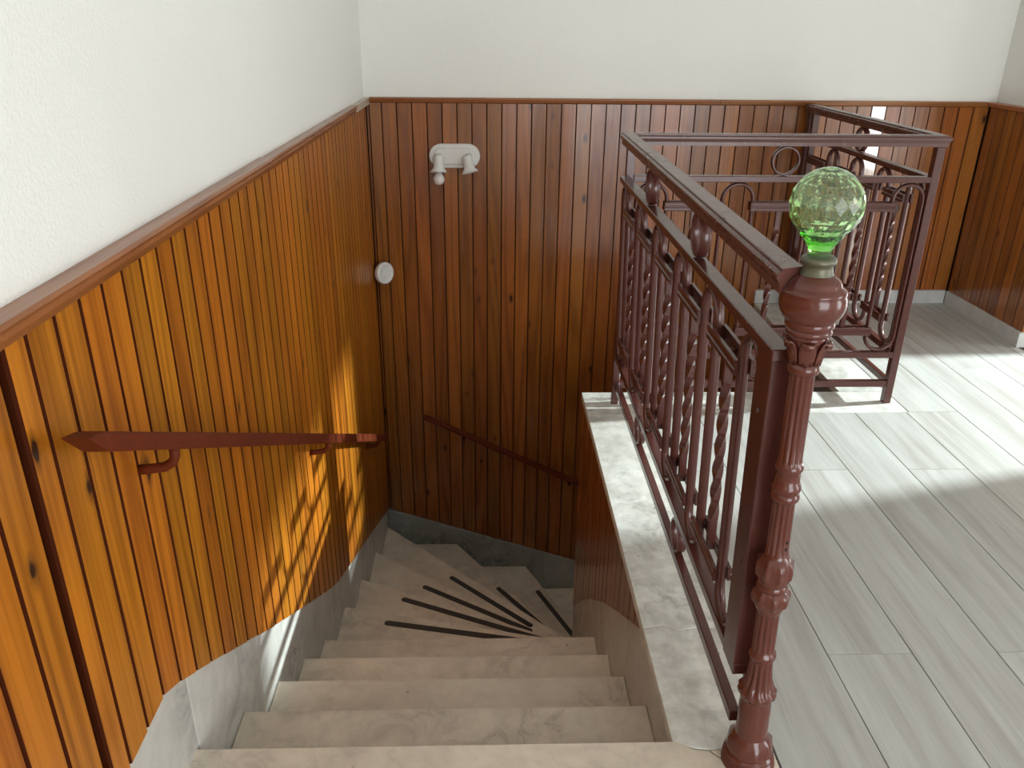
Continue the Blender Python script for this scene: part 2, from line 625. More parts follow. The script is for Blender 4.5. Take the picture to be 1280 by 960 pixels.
xs_b = [L + 0.002, -0.650, -0.581]
while xs_b[-1] < RX - 0.05:
    xs_b.append(xs_b[-1] + 0.0834)
xs_b[-1] = RX - 0.004
for i, (a, b) in enumerate(zip(xs_b, xs_b[1:])):
    mid = (a + b) / 2
    if mid < 1.70:
        zb = lambda u, a=a: -1.475 - 0.342 * (a + u - L)
    else:
        zb = lambda u: 0.083
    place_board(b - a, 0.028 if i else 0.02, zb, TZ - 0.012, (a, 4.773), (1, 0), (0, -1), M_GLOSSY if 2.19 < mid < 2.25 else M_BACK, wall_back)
obj('backing', box(-0.6985, RX + 0.031, 4.7735, 4.7765, -2.4, TZ - 0.03), M_GAP, wall_back)

y = D - 0.004
while y > CY + 0.01:
    n = max(y - 0.0834, CY)
    if n - CY < 0.03:
        n = CY
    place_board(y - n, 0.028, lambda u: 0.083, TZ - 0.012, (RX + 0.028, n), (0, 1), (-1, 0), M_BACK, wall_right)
    y = n
x = RX + 0.002
while x < 4.15:
    n = min(x + 0.0834, 4.196)
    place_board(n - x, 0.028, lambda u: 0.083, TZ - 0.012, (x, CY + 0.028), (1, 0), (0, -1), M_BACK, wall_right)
    x = n
CP = [(1.0, 0.5), (1.808, -0.018), (2.175, -0.254), (2.492, -0.466), (2.83, -0.717), (3.093, -0.938), (3.313, -1.138), (3.40, -1.22)]


def curl(y):
    for (a, za), (b, zb) in zip(CP, CP[1:]):
        if y <= b:
            return za + (zb - za) * (y - a) / (b - a)
    return CP[-1][1]


# boards below the curb
y = 3.386
while y > 1.42:
    n = max(y - 0.085, 1.39)
    place_board(y - n, 0.033, lambda u, n=n: min(curl(n + u), -0.045),
                -0.034, (0.475, n), (0, 1), (-1, 0), M_BACK, wall_stair)
    y = n
x = 0.476
while x < 1.6:
    n = x + 0.085
    place_board(n - x, 0.024, lambda u, x=x: -1.20 - 0.42 * (x + u - 0.45), -0.034, (x, 3.361), (1, 0), (0, 1), M_BACK, wall_stair)
    x = n

obj('backing', box(RX + 0.0265, RX + 0.0285, CY, 4.7725, 0.084, TZ - 0.03), M_GAP, wall_right)
# dado trims: a moulding with a small ledge
t1 = struct('trim_2', prism([(-0.70, TZ), (-0.636, TZ), (-0.633, TZ - 0.008), (-0.640, TZ - 0.014), (-0.639, TZ - 0.024), (-0.647, TZ - 0.032), (-0.652, TZ - 0.042), (-0.70, TZ - 0.042)],
                            XZ, -1.3, 2.50, 0.0012), M_TRIM, 'long varnished moulding along the top of the left panelling')
obj('moulding', prism([(-0.70, TZ - 0.003), (-0.641, TZ - 0.003), (-0.639, TZ - 0.011), (-0.645, TZ - 0.016), (-0.645, TZ - 0.026), (-0.650, TZ - 0.034), (-0.654, TZ - 0.044), (-0.70, TZ - 0.044)],
                      XZ, 2.502, 4.28, 0.0012), M_TRIM, t1)
obj('moulding', prism([(-0.70, TZ - 0.004), (-0.644, TZ - 0.004), (-0.644, TZ - 0.038), (-0.70, TZ - 0.038)], XZ, 4.282, 4.743, 0.001), M_PALE, t1)
t2 = struct('trim_3', prism([(4.775, TZ), (4.722, TZ), (4.719, TZ - 0.007), (4.725, TZ - 0.024), (4.735, TZ - 0.030), (4.775, TZ - 0.030)], YZ, L + 0.026, 1.30, 0.001), M_TRIM_X,
            'flat varnished moulding along the top of the back panelling')
obj('moulding', prism([(4.775, TZ), (4.722, TZ), (4.719, TZ - 0.007), (4.725, TZ - 0.024), (4.735, TZ - 0.030), (4.775, TZ - 0.030)], YZ, 1.302, RX - 0.025, 0.001), M_TRIM_X, t2)
t3 = struct('trim_4', prism([(RX + 0.03, TZ), (RX - 0.023, TZ), (RX - 0.026, TZ - 0.007), (RX - 0.020, TZ - 0.024), (RX - 0.01, TZ - 0.030), (RX + 0.03, TZ - 0.030)], XZ, CY - 0.02, 4.72, 0.001), M_TRIM,
            'short varnished moulding above the right-hand panelling')
obj('moulding', prism([(CY + 0.03, TZ), (CY - 0.023, TZ), (CY - 0.026, TZ - 0.007), (CY - 0.020, TZ - 0.024), (CY - 0.01, TZ - 0.030), (CY + 0.03, TZ - 0.030)], YZ, RX - 0.02, 4.196, 0.001), M_TRIM_X, t3)

# marble baseboards of the upper floor
struct('baseboard_back', box(1.646, RX - 0.017, 4.727, 4.775, 0.0005, 0.083, 0.002), M_BASE)
struct('baseboard_right', box(RX - 0.016, RX + 0.03, CY - 0.016, 4.726, 0.0, 0.083, 0.002), M_BASE)
struct('baseboard_nib', box(RX + 0.031, 4.196, CY - 0.016, CY + 0.029, 0.0, 0.083, 0.002), M_BASE)

# stair skirting on the left: separate marble slabs under the stepped board line
cuts = [-1.3, 1.418, 2.885, 3.62, 4.76]
skl = None
for i, (a, b) in enumerate(zip(cuts, cuts[1:])):
    top = [(a + 0.001, skirt(a))] + [p for p in SK if a < p[0] < b] + [(b - 0.001, skirt(b))]
    lowa = -0.03 if i == 0 else top[0][1] - 0.62
    lowb = -0.03 if i == 0 else top[-1][1] - 0.55
    poly = top + [(b - 0.001, lowb), (a + 0.001, lowa)]
    bmx = prism(poly, YZ, -0.6995, -0.679 if i == 0 else -0.676, 0.001)
    if skl is None:
        skl = struct('baseboard_left', bmx, M_SKIRT, 'marble skirting following the stairs under the left panelling')
    else:
        obj('marble_slab', bmx, M_SKIRT, skl)
skb = struct('baseboard_stair', prism([(L - 0.006, -1.475), (0.40, -1.475 - 0.342 * 1.068), (0.40, -2.7), (L - 0.006, -2.2)], XZ, 4.728, 4.775, 0.001), M_DARKSK,
             'grey veined marble skirting at the foot of the back stairwell wall')
obj('marble_slab', prism([(0.401, -1.475 - 0.342 * 1.069), (1.67, -1.475 - 0.342 * 2.34), (1.67, -2.74), (0.401, -2.74)], XZ, 4.728, 4.775, 0.001), M_DARKSK, skb)
# skirting below the curb, curling round the inner corner
poly = [(1.42, -0.036), (1.835, -0.036)] + [p for p in CP if 1.84 < p[0] < 3.35] + [(3.386, curl(3.386)), (3.386, -2.4), (2.7, -1.2), (1.42, -0.45)]
skc = struct('baseboard_curb', prism(poly, YZ, 0.446, 0.474, 0.001), M_SKIRT, 'marble skirting under the curb wall on the right of the stairs')
obj('marble_slab', prism([(0.475, -1.215), (1.66, -1.71), (1.66, -2.7), (0.475, -2.7)], XZ, 3.361, 3.385, 0.001), M_SKIRT, skc)

# ------------------------------------------------------------------ staircase
stairs = thing('staircase', (-0.1, 1.4, -0.2), 'winding staircase of worn beige marble steps going down and turning right', 'staircase')
XL, XR = -0.6755, 0.4455
zt = lambda k: -RS * k
for k in range(1, 5):
    obj('tread', box(XL, XR, NOSE[k - 1] - 0.03, NOSE[k], zt(k) - 0.03, zt(k), 0.003), M_STEP, stairs)
for k in range(0, 4):
    obj('riser', box(XL, XR, NOSE[k] - 0.045, NOSE[k] - 0.022, zt(k + 1) + 0.0005, zt(k) - 0.036 if k == 0 else zt(k) - 0.0305), M_STEP, stairs)

NL = {  # winder nosing lines: outer end, inner end
    4: ((XL, 2.661), (XR, 2.661)),
    5: ((XL, 3.108), (XR, 2.835)),
    6: ((XL, 3.575), (XR, 3.040)),
    7: ((XL, 4.095), (XR, 3.235)),
    8: ((XL, 4.655), (0.585, 3.387)),
    9: ((-0.215, 4.7275), (0.70, 3.387)),
    10: ((0.268, 4.7275), (0.875, 3.387)),
    11: ((0.72, 4.7275), (1.12, 3.387)),
    12: ((1.17, 4.7275), (1.40, 3.387)),
}
IC = (XR, 3.387)      # inner corner
OC = (XL, 4.7275)     # outer corner
strips = {5: ((-0.46, 2.99), (0.16, 2.86)), 6: ((-0.43, 3.40), (0.26, 3.09)), 7: ((-0.353, 3.75), (0.22, 3.38)),
          8: ((-0.22, 4.09), (0.24, 3.65)), 9: ((0.07, 4.23), (0.43, 3.73)), 10: ((0.34, 4.44), (0.57, 3.93))}


def back(o, i, d):
    """shift a nosing line towards the upper step"""
    v = Vector((i[0] - o[0], i[1] - o[1]))
    v.normalize()
    n = Vector((v.y, -v.x))
    return (o[0] + n.x * d, o[1] + n.y * d), (i[0] + n.x * d, i[1] + n.y * d)


def clampxy(p):
    return (min(max(p[0], XL), 1.66), p[1])


for k in range(5, 13):
    o0, i0 = NL[k - 1]
    o1, i1 = NL[k]
    ob, ib = o0, i0
    poly = [ob, ib]
    if i0[0] <= XR + 0.001 and i1[0] > XR + 0.01:
        poly.append(IC)
    poly += [i1, o1]
    if o0[0] <= XL + 0.001 and o1[0] > XL + 0.01:
        poly.append(OC)
    # run a little under the step above
    def toward(p, q, d):
        v = Vector((p[0] - q[0], p[1] - q[1]))
        if v.length > d:
            v = v.normalized() * d
        return (p[0] + v.x, p[1] + v.y)
    tr = obj('tread', prism(poly, XY, zt(k) - 0.03, zt(k), 0.0015), M_STEP, stairs)
    if k in strips:
        (ax, ay), (bx, by) = strips[k]
        v = Vector((bx - ax, by - ay)).normalized()
        nrm = Vector((-v.y, v.x)) * 0.016
        ends = []
        pts = []
        for s in range(7):
            a = -PI / 2 + PI * s / 6
            pts.append((bx + v.x * 0.016 * math.cos(a) - nrm.x * -math.sin(a), by + v.y * 0.016 * math.cos(a) - nrm.y * -math.sin(a)))
        for s in range(7):
            a = PI / 2 + PI * s / 6
            pts.append((ax + v.x * 0.016 * math.cos(a) - nrm.x * -math.sin(a), ay + v.y * 0.016 * math.cos(a) - nrm.y * -math.sin(a)))
        st = obj('anti_slip_strip', prism(pts, XY, zt(k) + 0.0002, zt(k) + 0.0025), M_STRIP, tr)
        st['label'] = 'dark anti-slip strip'
for k in range(4, 12):
    o0, i0 = NL[k]
    v = Vector((i0[0] - o0[0], i0[1] - o0[1])).normalized()
    n = Vector((v.y, -v.x))
    if n.y > 0:
        n = -n
    q = lambda p, d: (p[0] + n.x * d, p[1] + n.y * d)
    a, b = o0, i0
    poly = [q(a, 0.003), q(b, 0.003), q(b, 0.022), q(a, 0.022)]
    poly = [(min(max(px, XL), 1.66) if True else px, py) for px, py in poly]
    obj('riser', prism(poly, XY, zt(k + 1) - 0.002, zt(k) - 0.0305), M_STEP, stairs)

# ------------------------------------------------------------------ iron railing
PX, PY = 0.572, 3.295
QX = 1.8106
RY = 4.625
ZH, ZU, ZL, ZB = 1.170, 1.008, 0.248, 0.109
rail = thing('stair_railing', (PX, PY, 0.0), 'oxblood painted iron railing with loops and twisted bars around the stairwell', 'railing')

# handrail: one moulded section mitred round two corners
HS = [(-0.030, -0.017), (-0.030, -0.010), (-0.0265, -0.007), (-0.0215, -0.0055), (-0.0215, -0.0015), (-0.0195, 0.0), (0.0195, 0.0), (0.0215, -0.0015), (0.0215, -0.0055), (0.0265, -0.007),
      (0.030, -0.010), (0.030, -0.017), (0.0245, -0.026), (0.022, -0.030), (0.022, -0.044), (-0.022, -0.044), (-0.022, -0.030), (-0.0245, -0.026)]


def hand(p0, p1, m0, m1):
    """section swept from p0 to p1, ends cut by side-proportional mitres m0, m1"""
    P0, P1 = Vector(p0), Vector(p1)
    t = (P1 - P0).normalized()
    s = Vector((t.y, -t.x, 0))
    bm = bmesh.new()
    Aa = [bm.verts.new(P0 + s * a + t * (m0 * a) + Vector((0, 0, b))) for a, b in HS]
    Bb = [bm.verts.new(P1 + s * a + t * (m1 * a) + Vector((0, 0, b))) for a, b in HS]
    n = len(HS)
    for i in range(n):
        j = (i + 1) % n
        bm.faces.new((Aa[i], Aa[j], Bb[j], Bb[i]))
    bm.faces.new(Aa[::-1])
    bm.faces.new(Bb)
    return bm


obj('handrail', hand((0.533, 1.358, ZH), (PX - 0.012, PY, ZH), 0.35, -1), M_RAIL, rail, 25)
obj('handrail', hand((PX - 0.012, PY, ZH), (QX, PY, ZH), 1, 1), M_RAIL, rail, 25)
obj('handrail', hand((QX, PY, ZH), (QX, 4.72, ZH), -1, 0), M_RAIL, rail, 25)

# corner posts
for x, y, w in ((PX, PY, 0.032), (QX, PY, 0.034), (QX, RY + 0.075, 0.034)):
    obj('post', box(x - w / 2, x + w / 2, y - w / 2, y + w / 2, 0.0, ZH - 0.0445, 0.002), M_IRON, rail)
obj('post', box(QX - 0.017, QX + 0.017, RY - 0.016, RY + 0.016, 0.0, ZH - 0.0445, 0.002), M_IRON, rail)
NX, NY = 0.594, 1.352
LEAN = Matrix.Translation((NX, NY, 0)) @ Matrix.Rotation(math.radians(-1.3), 4, 'Y') @ Matrix.Translation((0.006, 0, 0))
obj('post', box(-0.044, 0.020, 0.042, 0.126, 0.216, ZU - 0.0245, 0.002), M_IRON, rail, world=LEAN)
for z in (0.50, 0.86):
    bm = bmesh.new()
    bmesh.ops.create_uvsphere(bm, u_segments=10, v_segments=6, radius=0.006)
    bmesh.ops.translate(bm, verts=bm.verts, vec=(-0.044, 0.08, z))
    obj('rivet', bm, M_IRON, rail, True, LEAN)


def bar_sect(w, h):
    c = min(w, h) * 0.16
    a, b = w / 2, h / 2
    return [(-a, -b + c), (-a + c, -b), (a - c, -b), (a, -b + c), (a, b - c), (a - c, b), (-a + c, b), (-a, b - c)]


def loop_mesh(width):
    """long closed loop: half-round stock, local x along the panel"""
    r = width / 2 - 0.0075
    zt_, zb_ = ZU - 0.0245 - 0.008, ZL + 0.009
    pts = []
    for i in range(13):
        a = PI * i / 12
        pts.append((r * math.cos(a), 0, zt_ - r + r * math.sin(a)))
    for i in range(13):
        a = PI + PI * i / 12
        pts.append((r * math.cos(a), 0, zb_ + r + r * math.sin(a)))
    bm = bmesh.new()
    n = len(pts)
    sect = [(0.013 * math.cos(a), 0.0078 * math.sin(a)) for a in [2 * PI * i / 10 for i in range(10)]]
    add_sweep(bm, pts, [(a, b) for a, b in sect], closed=True, upfn=lambda i: (pts[i][0], 0, 0.0001) if abs(pts[i][2] - 0.6) < 0.2 else
              (pts[i][0], 0, pts[i][2] - (zt_ - r if pts[i][2] > 0.6 else zb_ + r)))
    return mesh_from('loop', bm, M_IRON, True)


def ring_mesh():
    ro = 0.0575
    bm = bmesh.new()
    pts = [((ro - 0.004) * math.cos(2 * PI * i / 28), 0, (ro - 0.004) * math.sin(2 * PI * i / 28)) for i in range(28)]
    add_sweep(bm, pts, [(-0.013, -0.003), (-0.011, -0.004), (0.011, -0.004), (0.013, -0.003), (0.013, 0.002), (0.009, 0.004), (-0.009, 0.004), (-0.013, 0.002)],
              closed=True, upfn=lambda i: pts[i])
    return mesh_from('ring', bm, M_IRON, 40)


def low_ring_mesh():
    ro = 0.0535
    bm = bmesh.new()
    pts = [((ro - 0.004) * math.cos(2 * PI * i / 28), 0, (ro - 0.004) * math.sin(2 * PI * i / 28)) for i in range(28)]
    add_sweep(bm, pts, [(-0.013, -0.003), (-0.011, -0.004), (0.011, -0.004), (0.013, -0.003), (0.013, 0.002), (0.009, 0.004), (-0.009, 0.004), (-0.013, 0.002)],
              closed=True, upfn=lambda i: pts[i])
    return mesh_from('ring', bm, M_IRON, 40)


def twist_mesh():
    bm = bmesh.new()
    h = 0.0105
    z0, z1 = 0.345, 0.886
    n = 60
    rings = []
    for i in range(n + 1):
        z = z0 + (z1 - z0) * i / n
        f = min(1, max(0, (z - 0.43) / 0.37))
        a = f * 2 * PI * 1.5 + PI / 4
        rings.append([bm.verts.new((h * 1.3 * math.cos(a + q * PI / 2), h * 1.3 * math.sin(a + q * PI / 2), z)) for q in range(4)])
    for P, Q in zip(rings, rings[1:]):
        for q in range(4):
            r = (q + 1) % 4
            bm.faces.new((P[q], P[r], Q[r], Q[q]))
    bm.faces.new(rings[0][::-1])
    bm.faces.new(rings[-1])
    return mesh_from('twisted_bar', bm, M_IRON, 32)


def clamp_mesh(length):
    """pair of grooved flats either side of the bars"""
    bm = bmesh.new()
    h = length / 2
    for s in (-1, 1):
        v0 = s * 0.0135
        pr = [(v0, -0.018), (v0 + s * 0.008, -0.018), (v0 + s * 0.010, -0.014), (v0 + s * 0.010, -0.005), (v0 + s * 0.007, -0.002), (v0 + s * 0.007, 0.002),
              (v0 + s * 0.010, 0.005), (v0 + s * 0.010, 0.014), (v0 + s * 0.008, 0.018), (v0, 0.018)]
        add_prism(bm, pr, lambda p, q, t: (t, p, q), -h, h)
    return mesh_from('clamp_bar', bm, M_IRON)


ME_RING, ME_LRING, ME_TWIST = ring_mesh(), low_ring_mesh(), twist_mesh()


def panel(origin, ang, length, loops, width, rings, low_rings, extra_twist=(), lean=0.0, ext=0.0):
    B0 = Matrix.Translation(origin) @ Matrix.Rotation(ang, 4, 'Z') @ Matrix.Rotation(math.radians(lean), 4, 'X')
    me_loop = loop_mesh(width)
    up = obj('flat_rail', box(0.016, length - 0.016 + ext * 1.4, -0.019, 0.019, ZU - 0.024, ZU, 0.002), M_IRON, rail, world=B0)
    lo = obj('flat_rail', box(0.016, length - 0.016 + ext, -0.015, 0.015, ZL - 0.028, ZL, 0.002), M_IRON, rail, world=B0)
    bo = obj('flat_rail', box(0.016, length - 0.016 + ext, -0.012, 0.012, ZB - 0.030, ZB, 0.002), M_IRON, rail, world=B0)
    for c in loops:
        obj('loop', me_loop, None, rail, world=B0 @ Matrix.Translation((c, 0, 0)))
    gaps = [((a + b) / 2, (b - a) - width + 0.034) for a, b in zip(loops, loops[1:])] + list(extra_twist)
    cache = {}
    for c, ln in gaps:
        key = round(ln, 3)
        if key not in cache:
            cache[key] = clamp_mesh(ln)
        tb = obj('twisted_bar', ME_TWIST, None, rail, world=B0 @ Matrix.Translation((c, 0, 0)))
        obj('clamp_bar', cache[key], None, rail, world=B0 @ Matrix.Translation((c, 0, 0.886)))
        obj('clamp_bar', cache[key], None, rail, world=B0 @ Matrix.Translation((c, 0, 0.347)))
    for c in rings:
        obj('ring', ME_RING, None, rail, world=B0 @ Matrix.Translation((c, 0, (ZU + ZH - 0.044) / 2)))
    for c in low_rings:
        obj('ring', ME_LRING, None, rail, world=B0 @ Matrix.Translation((c, 0, (ZB + ZL - 0.028) / 2)))


panel((PX + 0.006, PY, 0), -PI / 2 - 0.003, PY - 1.40, [0.090 + 0.3345 * i for i in range(6)], 0.137, [0.592, 1.261], [0.592, 1.275], lean=1.5, ext=0.026)
panel((PX, PY, 0), 0.0, QX - PX, [0.096, 0.448, 0.799, 1.150], 0.140, [0.623], [0.623])
panel((QX, PY, 0), PI / 2, RY - PY, [0.118, 0.412, 0.708, 1.004], 0.130, [0.708], [0.708], extra_twist=[(1.19, 0.25)])
# floor ends of the long lower rails meet the newel
# ------------------------------------------------------------------ newel post
newel = thing('newel_post', (NX, NY, 0.0), 'fluted cast iron newel post painted oxblood with a green glass globe on top', 'newel post')
bm = bmesh.new()
add_lathe(bm, [(0.060, 0.0), (0.060, 0.006), (0.056, 0.012), (0.058, 0.020), (0.054, 0.026), (0.055, 0.034), (0.050, 0.040), (0.052, 0.046), (0.050, 0.054),
               (0.047, 0.070), (0.040, 0.080), (0.0355, 0.088)], 40,
          rfn=lambda r, z, a: r + (0.0035 * max(0, math.cos(8 * a)) if 0.046 < z < 0.075 else 0))
obj('base', bm, M_NEWEL, newel, 40, LEAN)

FL = 12


def flute(amount, z0, z1):
    def f(r, z, a):
        if z0 <= z <= z1:
            return r * (1 - amount * (0.5 + 0.5 * math.cos(FL * a)) ** 1.5)
        return r
    return f


def shaft_r(r, z, a):
    if 0.225 <= z <= 0.300 or 0.335 <= z <= 0.425 or 0.585 <= z <= 0.695 or 0.795 <= z <= 0.970:
        return r * (1 - 0.15 * (0.5 + 0.5 * math.cos(FL * a)) ** 1.5)
    if 0.205 <= z < 0.225:
        return r + 0.0035 * abs(math.cos(FL * a / 2 + 1))
    if 0.520 <= z <= 0.558:
        return r + 0.0045 * max(0, math.cos(8 * a))
    if 0.455 <= z <= 0.485:
        return r + 0.0045 * max(0, math.cos(8 * a + 1.0))
    return r


prof = [(0.0355, 0.086), (0.035, 0.130), (0.0345, 0.172), (0.033, 0.176), (0.034, 0.184), (0.032, 0.190), (0.033, 0.196), (0.038, 0.206), (0.0395, 0.216), (0.036, 0.226),
        (0.0285, 0.250), (0.0255, 0.275), (0.0245, 0.300), (0.0245, 0.306), (0.0285, 0.311), (0.0290, 0.316), (0.0285, 0.321), (0.0245, 0.326), (0.0242, 0.335), (0.0238, 0.425),
        (0.024, 0.432), (0.027, 0.436), (0.028, 0.441), (0.033, 0.452), (0.0355, 0.464), (0.0365, 0.474), (0.034, 0.484), (0.030, 0.490), (0.0315, 0.495), (0.0315, 0.500),
        (0.029, 0.505), (0.0315, 0.510), (0.031, 0.516), (0.034, 0.526), (0.0355, 0.540), (0.034, 0.556), (0.028, 0.568), (0.0235, 0.573), (0.0225, 0.585), (0.0215, 0.695),
        (0.022, 0.702), (0.027, 0.707), (0.028, 0.712), (0.027, 0.718), (0.0245, 0.722), (0.0275, 0.728), (0.0285, 0.734), (0.027, 0.741), (0.024, 0.745), (0.0235, 0.770),
        (0.027, 0.775), (0.0275, 0.780), (0.026, 0.785), (0.0232, 0.789), (0.0228, 0.795), (0.0228, 0.970), (0.024, 0.974), (0.028, 0.978), (0.0295, 0.984), (0.0285, 0.991), (0.0245, 0.996)]
bm = bmesh.new()
dense = []
for (r0, z0), (r1, z1) in zip(prof, prof[1:]):
    dense.append((r0, z0))
    if z1 - z0 > 0.012:
        m = 2
        for i in range(1, m):
            dense.append((r0 + (r1 - r0) * i / m, z0 + (z1 - z0) * i / m))
dense.append(prof[-1])
add_lathe(bm, dense, 72, rfn=shaft_r)
shaft = obj('shaft', bm, M_NEWEL, newel, 50, LEAN)
# screw holes in the shaft
for z in (0.585, 0.560 + 0.041):
    bm = bmesh.new()
    a = math.radians(-72)
    bmesh.ops.create_cone(bm, cap_ends=True, segments=10, radius1=0.0026, radius2=0.0026, depth=0.004)
    bmesh.ops.rotate(bm, verts=bm.verts, cent=(0, 0, 0), matrix=Matrix.Rotation(PI / 2, 3, 'Y'))
    bmesh.ops.translate(bm, verts=bm.verts, vec=(0.0205, 0, z + 0.01))
    bmesh.ops.rotate(bm, verts=bm.verts, cent=(0, 0, 0), matrix=Matrix.Rotation(math.radians(-60), 3, 'Z'))
    obj('screw_hole', bm, M_HOLE, shaft, world=LEAN)

# acanthus capital
bm = bmesh.new()
add_lathe(bm, [(0.0235, 0.994), (0.0235, 1.004), (0.026, 1.015), (0.030, 1.032), (0.036, 1.046), (0.034, 1.052)], 32)
capital = obj('capital', bm, M_NEWEL, newel, True, LEAN)
lf = bmesh.new()
path = [(0.0245, 0, 0.996), (0.0275, 0, 1.010), (0.0305, 0, 1.025), (0.036, 0, 1.039), (0.0425, 0, 1.045), (0.046, 0, 1.039), (0.0445, 0, 1.031)]
wid = [0.010, 0.014, 0.015, 0.014, 0.011, 0.008, 0.004]
rows = []
for (x, _, z), w in zip(path, wid):
    rows.append([lf.verts.new((x - 0.004 * abs(c) ** 2 + 0.002 * math.cos(c * 6), w * c, z)) for c in (-1, -0.5, 0, 0.5, 1)])
for P, Q in zip(rows, rows[1:]):
    for i in range(4):
        lf.faces.new((P[i], P[i + 1], Q[i + 1], Q[i]))
bmesh.ops.recalc_face_normals(lf, faces=lf.faces)
bmesh.ops.solidify(lf, geom=list(lf.faces), thickness=0.0035)
ME_LEAF = mesh_from('leaf', lf, M_NEWEL, True)
for i in range(6):
    obj('leaf', ME_LEAF, None, capital, world=LEAN @ Matrix.Rotation(2 * PI * i / 6 + 0.25, 4, 'Z'))

bm = bmesh.new()
add_lathe(bm, [(0.034, 1.050), (0.040, 1.054), (0.041, 1.060), (0.0385, 1.063), (0.043, 1.068), (0.0435, 1.074), (0.0425, 1.077), (0.049, 1.084), (0.054, 1.093), (0.0572, 1.103), (0.0582, 1.112),
               (0.0575, 1.121), (0.0555, 1.128), (0.0565, 1.131), (0.0555, 1.135), (0.048, 1.140), (0.0455, 1.143), (0.045, 1.148), (0.039, 1.154), (0.033, 1.158), (0.030, 1.161)], 48)
obj('urn', bm, M_NEWEL, newel, 50, LEAN)
bm = bmesh.new()
add_lathe(bm, [(0.0295, 1.158), (0.0275, 1.164), (0.0255, 1.172), (0.0258, 1.178), (0.029, 1.181), (0.0305, 1.185), (0.029, 1.190), (0.025, 1.193)], 40)
c = obj('collar', bm, M_COLLAR, newel, 50, LEAN)
c['label'] = 'dull bronze collar under the globe'

# cut glass globe: solid neck and a hollow faceted ball
bm = bmesh.new()
GC, GR = 1.281, 0.0615
outer = [(0.0215, 1.190), (0.0195, 1.197), (0.0200, 1.205)]
outer += [(0.026, 1.216), (0.0345, 1.2265)]
n_lat = 9
lat0 = math.asin((1.2330 - GC) / GR)
lats = [lat0 + (PI / 2 - 0.16 - lat0) * i / n_lat for i in range(n_lat + 1)]
outer += [(GR * math.cos(a), GC + GR * math.sin(a)) for a in lats]
SEG = 16
rings = []
for j, (r, z) in enumerate(outer):
    ph = (j % 2) * 0.5 if j >= 4 else 0
    rings.append([bm.verts.new((r * math.cos(2 * PI * (i + ph) / SEG), r * math.sin(2 * PI * (i + ph) / SEG), z)) for i in range(SEG)])
for j, (P, Q) in enumerate(zip(rings, rings[1:])):
    pj = (j % 2) if j >= 4 else 0
    pk = ((j + 1) % 2) if j + 1 >= 4 else 0
    for i in range(SEG):
        k = (i + 1) % SEG
        if pj == pk:
            bm.faces.new((P[i], P[k], Q[k], Q[i]))
        elif pk == 1:
            bm.faces.new((P[i], P[k], Q[i]))
            bm.faces.new((P[k], Q[k], Q[i]))
        else:
            bm.faces.new((P[i], Q[k], Q[i]))
            bm.faces.new((P[i], P[k], Q[k]))
bm.faces.new(rings[0][::-1])
tip = bm.verts.new((0, 0, GC + GR))
for i in range(SEG):
    bm.faces.new((rings[-1][i], rings[-1][(i + 1) % SEG], tip))
bmesh.ops.recalc_face_normals(bm, faces=bm.faces)
# inner cavity
R2 = GR - 0.0045
cav = bmesh.ops.create_uvsphere(bm, u_segments=16, v_segments=10, radius=R2)['verts']
bmesh.ops.translate(bm, verts=cav, vec=(0, 0, GC + 0.001))
cf = list({f for v in cav for f in v.link_faces})
bmesh.ops.reverse_faces(bm, faces=cf)
me = bpy.data.meshes.new('glass_finial')
bm.to_mesh(me)
bm.free()
me.materials.append(M_GLASS)
g = link(bpy.data.objects.new('glass_finial', me), newel, LEAN)
g['label'] = 'green cut glass globe on a flared neck'

# ------------------------------------------------------------------ wall handrails
hr = thing('wall_handrail', (L, 2.6, 0.2), 'red-brown wooden handrail sloping down the left panelled wall', 'handrail')
HX0, HX1 = -0.622, -0.574
p0, p1 = (1.107, 0.985), (4.19, -0.615)
sl = (p1[1] - p0[1]) / (p1[0] - p0[0])
h = 0.036
bm = bmesh.new()
add_prism(bm, [(p0[0], p0[1]), (p1[0], p1[1]), (p1[0] - 0.02, p1[1] - h), (p0[0] + 0.007, p0[1] - h - 0.003)], YZ, HX0, HX1, 0.004)
obj('rail', bm, M_WRAIL, hr, 30)
bm = bmesh.new()
add_prism(bm, [(p0[0] - 0.0006, p0[1]), (p0[0] + 0.0064, p0[1] - h - 0.003), (p0[0] - 0.046, p0[1] + 0.012)], YZ, HX0 + 0.002, HX1 - 0.002, 0.002)
obj('end_cap', bm, M_WRAIL, hr, 30)
for y in (1.385, 2.72, 3.98):
    z = p0[1] + sl * (y - p0[0]) - h
    xc = (HX0 + HX1) / 2
    pts = [(L - 0.001, y - 0.006, z - 0.042), (L + 0.02, y - 0.004, z - 0.041), (xc - 0.022, y - 0.002, z - 0.038), (xc - 0.006, y, z - 0.028), (xc, y, z - 0.014), (xc, y, z + 0.006)]
    bm = bmesh.new()
    add_sweep(bm, pts, circle(0.010, 10), up=(0.02, 1, 0.02))
    obj('bracket', bm, M_WRAIL, hr, True)

